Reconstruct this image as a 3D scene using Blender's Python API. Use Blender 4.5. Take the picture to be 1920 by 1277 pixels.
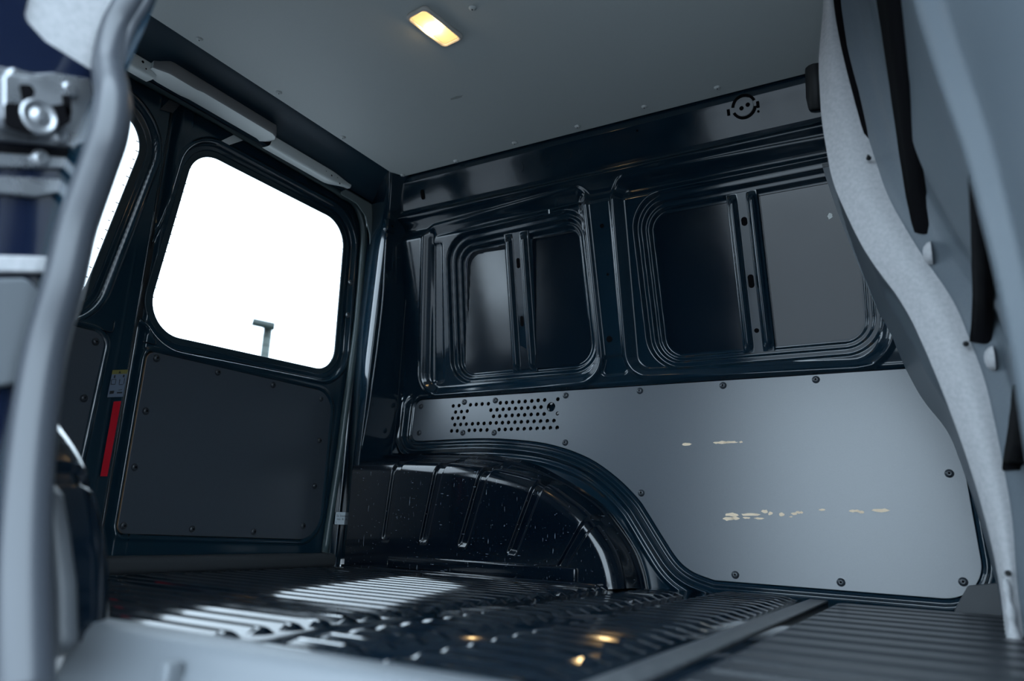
import bpy, bmesh, math, random
import numpy as np
from mathutils import Vector, Matrix

# ------------------------------------------------------------------ clear
for o in list(bpy.data.objects): bpy.data.objects.remove(o, do_unlink=True)
SC = bpy.context.scene
COL = SC.collection
rnd = random.Random(7)

# ------------------------------------------------------------------ camera
PP = np.array([960.0, 638.5]); FPX = 1388.0
CAM = np.array([1.65, -1.115, 0.135])
_x = -np.array([-1450 - 960.0, 895 - 638.5, FPX]); _x /= np.linalg.norm(_x)
_y = np.array([1800 - 960.0, 1020 - 638.5, FPX]); _y -= _x * (_x @ _y); _y /= np.linalg.norm(_y)
_z = np.cross(_x, _y)
M = np.array([_x, _y, _z])              # camera (right, down, forward) -> world
cd = bpy.data.cameras.new('camera'); camo = bpy.data.objects.new('camera', cd); COL.objects.link(camo)
cd.sensor_width = 36.0; cd.lens = 36.0 * FPX / 1920.0
cd.clip_start = 0.02; cd.clip_end = 400
camo.matrix_world = Matrix((( M[0,0], -M[0,1], -M[0,2], CAM[0]),
                            ( M[1,0], -M[1,1], -M[1,2], CAM[1]),
                            ( M[2,0], -M[2,1], -M[2,2], CAM[2]), (0,0,0,1)))
cd.dof.use_dof = True; cd.dof.focus_distance = 1.95; cd.dof.aperture_fstop = 2.4; cd.dof.aperture_blades = 0
SC.camera = camo

# ------------------------------------------------------------------ world, exposure
SKY = 6.0
w = bpy.data.worlds.new('overcast_sky'); SC.world = w; w.use_nodes = True
bg = w.node_tree.nodes['Background']; bg.inputs[0].default_value = (0.71, 0.89, 1.05, 1); bg.inputs[1].default_value = SKY
SC.view_settings.view_transform = 'Standard'; SC.view_settings.look = 'None'
SC.view_settings.gamma = 1.0; SC.view_settings.use_curve_mapping = False
SC.view_settings.exposure = 0.0

# ------------------------------------------------------------------ pixel helpers
def ray(px, py): return M @ np.array([px - PP[0], py - PP[1], FPX])
def ony(px, py, y): r = ray(px, py); return CAM + r * ((y - CAM[1]) / r[1])
def onx(px, py, x): r = ray(px, py); return CAM + r * ((x - CAM[0]) / r[0])
def onz(px, py, z): r = ray(px, py); return CAM + r * ((z - CAM[2]) / r[2])

def smooth(t, a, b):
    t = np.clip((t - a) / (b - a), 0, 1); return t * t * (3 - 2 * t)
def ridge(d, c, wd, h):                       # rounded bead of height h centred at c
    t = np.clip(np.abs(d - c) / wd, 0, 1); return h * (0.5 + 0.5 * np.cos(np.pi * t))

YW = 0.765                                     # face of the side lining panel
def YL(z): return YW + .001 - .05 * (.52 - np.asarray(z, float))      # the lower side widens towards the belt line
def ybase(z):
    z = np.asarray(z, float); low_ = YL(np.minimum(z, .56))
    up = 0.748 - 0.25 * (z - 0.56)
    return low_ * (1 - smooth(z, .5, .56)) + up * smooth(z, .5, .56)
def onwall(px, py):
    y = 0.74
    for _ in range(25):
        p = ony(px, py, y); y = float(ybase(p[2]))
    return np.array([p[0], p[2]])

# ------------------------------------------------------------------ materials
def mat(name, base, rough=.5, metal=0, spec=.5, coat=0, noise=None, bump=None, emit=None, aniso=None, rnoise=None):
    m = bpy.data.materials.new(name); m.use_nodes = True
    nt = m.node_tree; b = nt.nodes['Principled BSDF']
    b.inputs['Base Color'].default_value = (*base, 1); b.inputs['Roughness'].default_value = rough
    b.inputs['Metallic'].default_value = metal; b.inputs['Specular IOR Level'].default_value = spec
    b.inputs['Coat Weight'].default_value = coat; b.inputs['Coat Roughness'].default_value = .06
    tc = nt.nodes.new('ShaderNodeTexCoord')
    if noise:
        sc, amt, col2 = noise
        n = nt.nodes.new('ShaderNodeTexNoise'); n.inputs['Scale'].default_value = sc; n.inputs['Detail'].default_value = 5
        nt.links.new(tc.outputs['Object'], n.inputs['Vector'])
        r = nt.nodes.new('ShaderNodeMapRange'); r.inputs[1].default_value = .35; r.inputs[2].default_value = .7; r.inputs[4].default_value = amt
        nt.links.new(n.outputs['Fac'], r.inputs[0])
        mx = nt.nodes.new('ShaderNodeMix'); mx.data_type = 'RGBA'
        mx.inputs[6].default_value = (*base, 1); mx.inputs[7].default_value = (*col2, 1)
        nt.links.new(r.outputs[0], mx.inputs[0]); nt.links.new(mx.outputs[2], b.inputs['Base Color'])
    if rnoise:
        sc, lo, hi = rnoise
        n = nt.nodes.new('ShaderNodeTexNoise'); n.inputs['Scale'].default_value = sc; n.inputs['Detail'].default_value = 4
        nt.links.new(tc.outputs['Object'], n.inputs['Vector'])
        r = nt.nodes.new('ShaderNodeMapRange'); r.inputs[1].default_value = .3; r.inputs[2].default_value = .7
        r.inputs[3].default_value = lo; r.inputs[4].default_value = hi
        nt.links.new(n.outputs['Fac'], r.inputs[0]); nt.links.new(r.outputs[0], b.inputs['Roughness'])
    if bump:
        sc, st, dist = bump
        n = nt.nodes.new('ShaderNodeTexNoise'); n.inputs['Scale'].default_value = sc; n.inputs['Detail'].default_value = 3
        nt.links.new(tc.outputs['Object'], n.inputs['Vector'])
        bp = nt.nodes.new('ShaderNodeBump'); bp.inputs['Strength'].default_value = st; bp.inputs['Distance'].default_value = dist
        nt.links.new(n.outputs['Fac'], bp.inputs['Height']); nt.links.new(bp.outputs['Normal'], b.inputs['Normal'])
    if emit:
        b.inputs['Emission Color'].default_value = (*emit[0], 1); b.inputs['Emission Strength'].default_value = emit[1]
    return m

MT = {}
MT['paint'] = mat('black_blue_paint', (.0042, .0155, .027), .14, spec=.5, coat=.3, rnoise=(14, .10, .18))
MT['paint_worn'] = mat('scratched_black_paint', (.0015, .0052, .0105), .14, spec=.5, coat=.3, rnoise=(14, .10, .22))
MT['floor_paint'] = mat('floor_black_paint', (.0022, .006, .011), .12, spec=.8, coat=.5, rnoise=(30, .07, .13))
MT['panel'] = mat('grey_coated_plywood', (.044, .056, .072), .37, spec=1.0, noise=(420, .5, (.058, .072, .09)), bump=(700, .12, .0006))
_b = MT['panel'].node_tree.nodes['Principled BSDF']; _b.inputs['Coat Weight'].default_value = .5; _b.inputs['Coat Roughness'].default_value = .42
MT['ply_edge'] = mat('plywood_edge', (.30, .17, .09), .7)
MT['ceil'] = mat('grey_roof_lining', (.50, .53, .52), .5, spec=.35, noise=(420, .4, (.55, .58, .57)), bump=(600, .1, .0006))
MT['rivet'] = mat('grey_rivet_plastic', (.030, .037, .046), .3)
MT['rivet_pale'] = mat('pale_rivet_plastic', (.55, .58, .57), .35)
MT['dark'] = mat('dark_hole_and_shade', (.002, .002, .003), .9, spec=.1)
MT['wood'] = mat('bare_wood_chip', (.95, .76, .56), .7, noise=(900, .6, (.75, .55, .36)))
MT['rubber'] = mat('black_rubber', (.010, .012, .014), .55)
MT['seal'] = mat('grey_sheen_seal_rubber', (.040, .045, .055), .36, spec=.6)
MT['sill'] = mat('grey_sill_plastic', (.108, .119, .131), .45, bump=(500, .1, .0008))
MT['trim'] = mat('dark_grey_trim_plastic', (.045, .05, .056), .55, bump=(500, .15, .0008))
MT['greytrim'] = mat('mid_grey_pillar_trim', (.05, .055, .062), .5)
MT['pale'] = mat('pale_primer_grey', (.80, .84, .82), .4)
MT['cover'] = mat('pale_grey_cover_plastic', (.80, .83, .81), .5)
MT['coverfront'] = mat('mid_grey_cover_front', (.27, .27, .275), .55)
MT['part'] = mat('grey_partition_paint', (.10, .122, .143), .42, noise=(260, .5, (.118, .14, .162)))
MT['band'] = mat('light_grey_edge_and_highlights', (.46, .46, .475), .6, noise=(150, .8, (.36, .365, .38)))
MT['steel'] = mat('zinc_steel', (.36, .37, .39), .32, metal=.85, rnoise=(40, .22, .42))
MT['navy'] = mat('navy_body_paint', (.006, .010, .026), .14, coat=.5)
MT['white'] = mat('white_label', (.62, .68, .72), .5)
MT['label_shaded'] = mat('shaded_white_label', (.16, .20, .27), .5)  # white sticker with its shadow put into the colour
MT['smudge'] = mat('smudge', (.33, .345, .335), .6)
MT['rearseal'] = mat('teal_grey_seal_rubber', (.055, .085, .092), .35, spec=.6)
MT['door_paint'] = mat('hazed_door_paint', (.0075, .0255, .041), .16, spec=.5, coat=.3, rnoise=(14, .12, .20))  # body paint lifted to bluish: window flare put into the colour
MT['floor_dusty'] = mat('dusty_floor_paint', (.012, .015, .019), .30, spec=.45, noise=(40, .5, (.02, .024, .03)))
MT['gasket'] = mat('teal_black_gasket', (.014, .032, .044), .42)
MT['seam'] = mat('worn_seam_paint', (.055, .06, .066), .35, noise=(60, .7, (.10, .105, .11)))
MT['flange'] = mat('flange_window_sheen', (.20, .245, .25), .4)  # dark paint made pale to carry the window reflection
MT['matte'] = mat('hazed_matte_header_paint', (.0075, .0255, .041), .5, spec=.3)  # header colour lifted for the window flare like the doors
MT['yellow'] = mat('shaded_yellow_label', (.20, .18, .05), .5)  # yellow darkened for the shadow on the sticker
MT['ink'] = mat('black_ink', (.01, .012, .016), .6)
MT['red'] = mat('red_reflective_tape', (.62, .004, .02), .4)
MT['lampbody'] = mat('warm_white_lamp_plastic', (.55, .52, .48), .4)
MT['skin'] = mat('black_skin_paint', (.0025, .008, .015), .12, spec=.75, rnoise=(10, .11, .15))
MT['asphalt'] = mat('grey_paving', (.21, .205, .205), .9, noise=(3, .6, (.17, .165, .165)))
MT['concrete'] = mat('pale_green_grey_mast', (.075, .088, .082), .8, spec=.2)
MT['mastdark'] = mat('dark_green_lamp_head', (.010, .016, .014), .8, spec=.1)

# scratches on the worn paint: thin pale streaks from stretched noise
def add_scratches(m):
    nt = m.node_tree; b = nt.nodes['Principled BSDF']
    tc = nt.nodes.new('ShaderNodeTexCoord')
    masks = []
    for sx, sz, th, rot in ((330, 30, .725, .1), (45, 360, .735, -.35), (230, 230, .745, .6)):
        mp = nt.nodes.new('ShaderNodeMapping'); mp.inputs['Scale'].default_value = (sx, 20, sz); mp.inputs['Rotation'].default_value = (0, rot, 0)
        n = nt.nodes.new('ShaderNodeTexNoise'); n.inputs['Scale'].default_value = 1.0; n.inputs['Detail'].default_value = 2
        nt.links.new(tc.outputs['Object'], mp.inputs['Vector']); nt.links.new(mp.outputs[0], n.inputs['Vector'])
        r = nt.nodes.new('ShaderNodeMapRange'); r.inputs[1].default_value = th; r.inputs[2].default_value = th + .03
        nt.links.new(n.outputs['Fac'], r.inputs[0]); masks.append(r)
    mx1 = nt.nodes.new('ShaderNodeMath'); mx1.operation = 'MAXIMUM'; nt.links.new(masks[0].outputs[0], mx1.inputs[0]); nt.links.new(masks[1].outputs[0], mx1.inputs[1])
    mx2 = nt.nodes.new('ShaderNodeMath'); mx2.operation = 'MAXIMUM'; nt.links.new(mx1.outputs[0], mx2.inputs[0]); nt.links.new(masks[2].outputs[0], mx2.inputs[1])
    mix = nt.nodes.new('ShaderNodeMix'); mix.data_type = 'RGBA'
    mix.inputs[6].default_value = b.inputs['Base Color'].default_value; mix.inputs[7].default_value = (.30, .34, .38, 1)
    nt.links.new(mx2.outputs[0], mix.inputs[0]); nt.links.new(mix.outputs[2], b.inputs['Base Color'])
add_scratches(MT['paint_worn'])

# tinted window glass: straight-through transmission + fresnel reflection
def glass(name, tint):
    m = bpy.data.materials.new(name); m.use_nodes = True; nt = m.node_tree; nt.nodes.clear()
    out = nt.nodes.new('ShaderNodeOutputMaterial'); tr = nt.nodes.new('ShaderNodeBsdfTransparent'); gl = nt.nodes.new('ShaderNodeBsdfGlossy')
    gl.inputs['Roughness'].default_value = .02; tr.inputs[0].default_value = (*tint, 1)
    lw = nt.nodes.new('ShaderNodeLayerWeight'); lw.inputs[0].default_value = .5
    pw = nt.nodes.new('ShaderNodeMath'); pw.operation = 'POWER'; pw.inputs[1].default_value = 4.5
    fr = nt.nodes.new('ShaderNodeMath'); fr.operation = 'MULTIPLY_ADD'; fr.inputs[1].default_value = .8; fr.inputs[2].default_value = .03
    mx = nt.nodes.new('ShaderNodeMixShader'); nt.links.new(lw.outputs['Facing'], pw.inputs[0]); nt.links.new(pw.outputs[0], fr.inputs[0])
    nt.links.new(fr.outputs[0], mx.inputs[0]); nt.links.new(tr.outputs[0], mx.inputs[1]); nt.links.new(gl.outputs[0], mx.inputs[2]); nt.links.new(mx.outputs[0], out.inputs[0])
    return m
MT['glass'] = glass('tinted_rear_glass', (.93, .93, .93))
MT['lens'] = mat('warm_lamp_lens', (.9, .75, .5), .3, emit=((1.0, .56, .18), 1.15))
MT['bulb'] = mat('lamp_bulb', (1, .9, .7), .3, emit=((1.0, .70, .34), 60.0))

# ------------------------------------------------------------------ object helpers
def tag(o, label=None, cat=None, group=None, kind=None):
    if label: o['label'] = label
    if cat: o['category'] = cat
    if group: o['group'] = group
    if kind: o['kind'] = kind
    return o
def link(name, me, parent=None, mats=()):
    o = bpy.data.objects.new(name, me); COL.objects.link(o)
    for m in mats: me.materials.append(MT[m] if isinstance(m, str) else m)
    if parent is not None: o.parent = parent
    return o
def empty(name, loc=(0, 0, 0)):
    o = bpy.data.objects.new(name, None); COL.objects.link(o); o.location = loc; o.empty_display_size = .05
    return o
def build(name, verts, faces, m, parent=None, sm=True, mesh_only=False):
    me = bpy.data.meshes.new(name); me.from_pydata([tuple(map(float, v)) for v in verts], [], [tuple(f) for f in faces]); me.update()
    if sm: me.shade_smooth()
    if mesh_only:
        for k in (m if isinstance(m, (list, tuple)) else [m]): me.materials.append(MT[k])
        return me
    return link(name, me, parent, m if isinstance(m, (list, tuple)) else [m])
def grid(name, P, m, parent=None, mask=None, closeu=False, mesh_only=False, flip=False):
    """P [nu,nv,3] -> mesh of quads; mask [nu-1,nv-1] keeps faces"""
    nu, nv = P.shape[:2]
    idx = np.arange(nu * nv).reshape(nu, nv)
    if closeu: idx = np.vstack([idx, idx[:1]])
    a, b, c, d = idx[:-1, :-1], idx[1:, :-1], idx[1:, 1:], idx[:-1, 1:]
    q = np.stack([a, b, c, d], -1) if not flip else np.stack([a, d, c, b], -1)
    q = q[mask] if mask is not None else q.reshape(-1, 4)
    me = bpy.data.meshes.new(name)
    me.vertices.add(nu * nv); me.vertices.foreach_set('co', np.ascontiguousarray(P, dtype=np.float32).ravel())
    me.loops.add(q.size); me.loops.foreach_set('vertex_index', q.ravel().astype(np.int32))
    me.polygons.add(len(q)); me.polygons.foreach_set('loop_start', np.arange(0, q.size, 4, dtype=np.int32))
    me.update(calc_edges=True); me.validate(); me.shade_smooth()
    if mask is not None:
        bm = bmesh.new(); bm.from_mesh(me); bmesh.ops.delete(bm, geom=[v for v in bm.verts if not v.link_faces], context='VERTS'); bm.to_mesh(me); bm.free()
    if mesh_only: me.materials.append(MT[m]); return me
    return link(name, me, parent, [m])
def tube(name, pts, r, m, parent=None, n=12, res=4, closed=False, flat=None):
    """swept tube along a smoothed path"""
    P = np.array(pts, float)
    if res > 1: P = spline(P, res, closed)
    T = np.gradient(P, axis=0); T /= np.linalg.norm(T, axis=1)[:, None] + 1e-12
    up = np.array([0, 0, 1.0]) if abs(T[0, 2]) < .9 else np.array([0, 1.0, 0])
    rr = np.full(len(P), r) if np.isscalar(r) else np.interp(np.linspace(0, 1, len(P)), np.linspace(0, 1, len(r)), r)
    R = []; nrm = up - T[0] * (up @ T[0]); nrm /= np.linalg.norm(nrm)
    for i in range(len(P)):
        nrm = nrm - T[i] * (nrm @ T[i]); nrm /= np.linalg.norm(nrm); b = np.cross(T[i], nrm)
        a = np.linspace(0, 2 * np.pi, n, endpoint=False)
        fl = flat or 1.0
        R.append(P[i] + rr[i] * (np.cos(a)[:, None] * nrm + fl * np.sin(a)[:, None] * b))
    R = np.array(R); V = R.reshape(-1, 3).tolist(); F = []
    L = len(P)
    for i in range(L - 1):
        for j in range(n): F.append((i * n + j, i * n + (j + 1) % n, (i + 1) * n + (j + 1) % n, (i + 1) * n + j))
    F.append(tuple(range(n - 1, -1, -1))); F.append(tuple(range((L - 1) * n, L * n)))
    return build(name, V, F, m, parent)
def spline(P, res, closed=False):
    P = np.asarray(P, float); n = len(P); out = []
    for i in range(n - 1):
        p0 = P[max(i - 1, 0)]; p1 = P[i]; p2 = P[i + 1]; p3 = P[min(i + 2, n - 1)]
        for k in range(res):
            t = k / res
            out.append(.5 * (2 * p1 + (p2 - p0) * t + (2 * p0 - 5 * p1 + 4 * p2 - p3) * t * t + (3 * p1 - p0 - 3 * p2 + p3) * t ** 3))
    out.append(P[-1]); return np.array(out)
def fillet(P, R, seg=10):
    """round the corners of a closed 2-D polygon"""
    P = [np.array(p, float) for p in P]; n = len(P); out = []
    if np.isscalar(R): R = [R] * n
    for i in range(n):
        a, b, c = P[i - 1], P[i], P[(i + 1) % n]; r = R[i]
        if r <= 0: out.append(b); continue
        u = (a - b) / np.linalg.norm(a - b); v = (c - b) / np.linalg.norm(c - b)
        th = math.acos(np.clip(u @ v, -1, 1)); t = r / math.tan(th / 2)
        t = min(t, .49 * np.linalg.norm(a - b), .49 * np.linalg.norm(c - b)); r2 = t * math.tan(th / 2)
        cen = b + (u + v) / np.linalg.norm(u + v) * (r2 / math.sin(th / 2))
        s = b + u * t - cen; e = b + v * t - cen
        a0 = math.atan2(s[1], s[0]); a1 = math.atan2(e[1], e[0]); da = (a1 - a0 + math.pi) % (2 * math.pi) - math.pi
        for k in range(seg + 1): aa = a0 + da * k / seg; out.append(cen + r2 * np.array([math.cos(aa), math.sin(aa)]))
    return np.array(out)
def sdf(U, V, poly):
    """signed distance of grid points to a polygon (negative inside)"""
    A = np.asarray(poly); B = np.roll(A, -1, 0); d2 = np.full(U.shape, 1e9); ins = np.zeros(U.shape, bool)
    for (ax, ay), (bx, by) in zip(A, B):
        ex, ey = bx - ax, by - ay; L = ex * ex + ey * ey + 1e-18
        t = np.clip(((U - ax) * ex + (V - ay) * ey) / L, 0, 1)
        d2 = np.minimum(d2, (U - ax - t * ex) ** 2 + (V - ay - t * ey) ** 2)
        if ay != by:
            c = ((ay > V) != (by > V)) & (U < (bx - ax) * (V - ay) / (by - ay) + ax); ins ^= c
    return np.where(ins, -1, 1) * np.sqrt(d2)
def basis(origin, u, v):
    """matrix whose local x,y axes are u,v and z = u x v"""
    u = Vector(u).normalized(); v = Vector(v); v = (v - u * v.dot(u)).normalized(); n = u.cross(v)
    return Matrix(((u.x, v.x, n.x, origin[0]), (u.y, v.y, n.y, origin[1]), (u.z, v.z, n.z, origin[2]), (0, 0, 0, 1)))
def plate_mesh(name, outlines, thick, mats, bevel=.0008, res=1):
    """flat plate with holes from closed 2-D outlines; front at local z = +thick, side faces use the second material"""
    cu = bpy.data.curves.new(name, 'CURVE'); cu.dimensions = '2D'; cu.fill_mode = 'BOTH'
    cu.extrude = max(thick / 2 - bevel, .0001); cu.bevel_depth = bevel; cu.bevel_resolution = res; cu.offset = -bevel
    for O in outlines:
        s = cu.splines.new('POLY'); s.points.add(len(O) - 1)
        for p, q in zip(s.points, O): p.co = (q[0], q[1], 0, 1)
        s.use_cyclic_u = True
    t = bpy.data.objects.new('tmp', cu); COL.objects.link(t)
    dg = bpy.context.evaluated_depsgraph_get(); me = bpy.data.meshes.new_from_object(t.evaluated_get(dg))
    bpy.data.objects.remove(t); bpy.data.curves.remove(cu)
    me.name = name; me.transform(Matrix.Translation((0, 0, thick / 2)))
    me.materials.clear()
    for k in mats: me.materials.append(MT[k])
    if len(mats) > 1:
        for p in me.polygons: p.material_index = 1 if abs(p.normal.z) < .5 else 0
    else:
        for p in me.polygons: p.material_index = 0
    return me
def plate(name, outlines, thick, mats, mtx, parent=None, bevel=.0008):
    me = plate_mesh(name, outlines, thick, [mats] if isinstance(mats, str) else mats, bevel)
    me.transform(mtx); o = bpy.data.objects.new(name, me); COL.objects.link(o)
    if parent is not None: o.parent = parent
    return o
def circle(c, r, n=14): return np.array([(c[0] + r * math.cos(2 * math.pi * k / n), c[1] + r * math.sin(2 * math.pi * k / n)) for k in range(n)])
def box(name, lo, hi, m, parent=None, bev=.003, seg=2, mtx=None):
    bm = bmesh.new(); bmesh.ops.create_cube(bm, size=1)
    lo, hi = np.array(lo, float), np.array(hi, float)
    for v in bm.verts: v.co = Vector((lo + hi) / 2) + Vector([v.co[i] * (hi[i] - lo[i]) for i in range(3)])
    if bev > 0: bmesh.ops.bevel(bm, geom=bm.edges[:], offset=bev, segments=seg, affect='EDGES', profile=.5)
    me = bpy.data.meshes.new(name); bm.to_mesh(me); bm.free(); me.shade_smooth()
    if mtx is not None: me.transform(mtx)
    return link(name, me, parent, [m])
def lathe_mesh(name, prof, mats, n=16, midx=None):
    V = []; F = []; MI = []
    for r, z in prof: V += [(r * math.cos(2 * math.pi * k / n), r * math.sin(2 * math.pi * k / n), z) for k in range(n)]
    for i in range(len(prof) - 1):
        for k in range(n):
            F.append((i * n + k, i * n + (k + 1) % n, (i + 1) * n + (k + 1) % n, (i + 1) * n + k)); MI.append(0 if midx is None else midx[i])
    F.append(tuple((len(prof) - 1) * n + k for k in range(n))); MI.append(0 if midx is None else midx[-1])
    me = build(name, V, F, mats, mesh_only=True)
    for p, i in zip(me.polygons, MI): p.material_index = i
    return me
def put(name, me, mtx, parent=None):
    o = bpy.data.objects.new(name, me); COL.objects.link(o)
    if parent is not None: o.parent = parent          # mtx is local to the parent
    o.matrix_basis = mtx
    return o

RIV = lathe_mesh('rivet', [(.0092, 0), (.0092, .001), (.0075, .0034), (.0048, .0050), (.0022, .0054), (.0016, .0042)], ['rivet', 'dark'], 14, [0, 0, 0, 0, 1, 1])
RIVP = lathe_mesh('rivet_pale', [(.0085, 0), (.0085, .0008), (.0066, .0034), (.0042, .0047), (.0018, .005), (.0014, .004)], ['rivet_pale', 'dark'], 14, [0, 0, 0, 0, 1, 1])

# ================================================================== STRUCTURE
# ---------------------------------------------------------------- floor
FLOOR = box('floor', (-.07, -.60, -.05), (1.86, .79, 0), 'floor_paint', bev=0)
tag(FLOOR, 'glossy black ribbed sheet metal load floor of the van', 'floor', kind='structure')
def rib_mesh(name, L, wt, wb, h, r0, r1, m_='floor_paint'):
    """long raised bead along x with ramped ends; cross section rounded trapezoid"""
    us = [0, r0 * .25, r0 * .6, r0, L - r1, L - r1 * .6, L - r1 * .25, L]; hs = [0, .35, .85, 1, 1, .85, .35, 0]
    V = []; F = []
    for u, hh in zip(us, hs):
        prof = [(-wb / 2, 0), (-wb / 2 + .08 * (wb - wt), .10), (-wt / 2 - .06 * (wb - wt), .90), (-wt / 2 + .002, 1.0), (wt / 2 - .002, 1.0), (wt / 2 + .06 * (wb - wt), .90), (wb / 2 - .08 * (wb - wt), .10), (wb / 2, 0)]
        sc = .55 + .45 * min(hh * 1.3, 1)
        for y, z in prof: V.append((u, y * sc, z * h * hh - .0008))
    n = 8
    for i in range(len(us) - 1):
        for j in range(n - 1): F.append((i * n + j, (i + 1) * n + j, (i + 1) * n + j + 1, i * n + j + 1))
    return build(name, V, F, m_, mesh_only=True, sm=False)
R_rear = rib_mesh('rib', .84, .014, .042, .0090, .035, .02)
R_mid = rib_mesh('rib', .125, .014, .042, .009, .03, .03)
R_mid2 = rib_mesh('rib', .185, .014, .042, .009, .03, .05)
R_front = rib_mesh('rib', .36, .055, .071, .009, .02, .05, 'floor_dusty')
for k in range(23): put('rib', R_rear, Matrix.Translation((.095, -.55 + .05 * k, 0)), FLOOR)
for k in range(24): put('rib', R_mid, Matrix.Translation((.985, -.575 + .05 * k, 0)), FLOOR)
for k in range(26): put('rib', R_mid2, Matrix.Translation((1.145, -.55 + .05 * k, 0)), FLOOR)
for k in range(15): put('rib', R_front, Matrix.Translation((1.41, -.55 + .0815 * k, 0)), FLOOR)
box('cross_seam', (1.352, -.58, -.001), (1.392, .70, .006), 'seam', FLOOR, bev=.003)

# ---------------------------------------------------------------- side wall (heightfield sheet with pressed beads)
PANEL_PX = [(776, 750), (1235, 723), (1700, 691)]
def PW(px, py):
    y = YW
    for _ in range(12): p = ony(px, py, y); y = float(YL(p[2]))
    return (p[0], p[2])
low = [PW(*q) for q in [(792, 827), (896, 822), (974, 825), (1039.5, 835), (1104.6, 859), (1156.7, 895), (1195.7, 934), (1214, 960), (1245, 1010), (1272, 1050), (1300, 1073), (1340, 1088.5)]]
low = spline(np.array(low), 4)
corner = lambda P, R: fillet(P, R)
pan_top = .5195
# outline: start at top-left, go along the top to the right, down, back along the bottom
br = fillet([(1.655, pan_top), (1.690, .0235), (1.50, .0235)], 0)  # placeholder corner triple
def round_corner(a, b, c, r, seg=10):
    q = fillet([a, b, c], [0, r, 0], seg); return q[1:-1]
PAN = np.vstack([[(1.66, pan_top)], round_corner((1.66, pan_top), (1.689, .0235), (1.45, .0235), .075), low[::-1],
                 round_corner(low[0], (.1745, .389), (.1765, .5195), .028), round_corner((.1745, .389), (.1765, .5195), (.6, .5195), .028)])
P1 = fillet([onwall(852, 462), onwall(1070, 413), onwall(1098, 670), onwall(860, 692)], [.045, .035, .05, .03])
Q1 = fillet([onwall(797, 428), onwall(1092, 352), onwall(1131, 713), onwall(792, 742)], [.04, .03, .07, .06])
P2 = fillet([onwall(1207, 388), onwall(1600, 312), onwall(1622, 627), onwall(1240, 662)], [.05, .04, .05, .05])
Q2 = fillet([onwall(1148, 338), onwall(1655, 240), onwall(1676, 688), onwall(1180, 706)], [.04, .03, .09, .06])
DX = .0023
xs = np.arange(.10, 1.80, DX); zs = np.arange(.0, 1.115, DX)
U, V = np.meshgrid(xs, zs, indexing='ij')
dP, d1, d2, e1, e2 = sdf(U, V, PAN), sdf(U, V, P1), sdf(U, V, P2), sdf(U, V, Q1), sdf(U, V, Q2)
Y = ybase(V)
# lining pocket and the beads that follow its edge
Y = Y + .022 * (1 - smooth(dP, -.006, .003))
lowmask = 1 - smooth(V, .505, .545)
Y = Y - ridge(dP, .010, .007, .006) * (.35 + .65 * lowmask) - (ridge(dP, .031, .012, .012) + ridge(dP, .054, .010, .006) + .008 * smooth(dP, .014, .03)) * lowmask
# outer dish and stepped recess of the two window blanks
for e, d in ((e1, d1), (e2, d2)):
    Y = Y + .016 * (1 - smooth(e, -.026, -.004)) - ridge(e, .004, .013, .0075)
    Y = Y + .014 * (1 - smooth(d, .034, .043)) + .012 * (1 - smooth(d, .016, .023)) + .012 * (1 - smooth(d, .001, .007))
# vertical channel left of the first blank
c0, c1 = onwall(812, 470), onwall(812, 700)
chan = fillet([onwall(808, 455), onwall(822, 452), onwall(826, 712), onwall(808, 716)], .008)
Y = Y + .006 * (1 - smooth(sdf(U, V, chan), -.004, .006))
# shallow recess at the foot of the post between the blanks
foot = fillet([onwall(1133, 668), onwall(1168, 664), onwall(1181, 700), onwall(1124, 706)], .015)
Y = Y + .007 * (1 - smooth(sdf(U, V, foot), -.006, .004))
# concave channel below the roof rail
Y = Y + ridge(V, 1.052, .035, .016) - ridge(V, 1.089, .014, .010)
keep = (d1 > -.004) & (d2 > -.004)
km = keep[:-1, :-1] | keep[1:, :-1] | keep[1:, 1:] | keep[:-1, 1:]
WALL = grid('wall_left', np.stack([U, Y, V], -1), 'paint', mask=km)
tag(WALL, 'glossy black pressed steel side wall opposite the door opening', 'wall', kind='structure')

def wall_frame(px, py, off=0.0):
    """point and matrix on the leaning upper wall: local x along the van, y up the wall, z into the van"""
    q = onwall(px, py); p = (q[0], float(ybase(q[1])) - off, q[1]); lean = -.25 if q[1] > .55 else 0
    return basis(p, (1, 0, 0), (0, lean, 1))
# blank skins: flat sheets closing the two openings, split by the upright bars
def skin(poly, off, name, yaw=.05, lean=-.17):
    P = poly.copy(); z0 = P[:, 1].mean(); y0 = float(ybase(z0))
    x0 = P[:, 0].mean(); mtx = basis((x0, y0 + off, z0), (1, yaw, 0), (0, lean, 1)); s = math.hypot(1, lean)
    loc = np.stack([P[:, 0] - x0, (P[:, 1] - z0) * s], 1)
    c = loc.mean(0); loc = c + (loc - c) * 1.05
    return plate(name, [loc], .002, 'skin', mtx, WALL, bevel=.0003)
def clip(poly, f):       # keep the side where f >= 0 (Sutherland-Hodgman)
    out = []
    for i in range(len(poly)):
        a, b = poly[i - 1], poly[i]; fa, fb = f(a), f(b)
        if (fa >= 0) != (fb >= 0): out.append(a + (b - a) * fa / (fa - fb))
        if fb >= 0: out.append(b)
    return np.array(out)
def side(a, b): return lambda p: (b[0] - a[0]) * (p[1] - a[1]) - (b[1] - a[1]) * (p[0] - a[0])
BAR = [((933, 437), (978, 427), (998, 686), (947, 691)), ((1353, 362), (1414, 348), (1447, 641), (1386, 655))]
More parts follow.
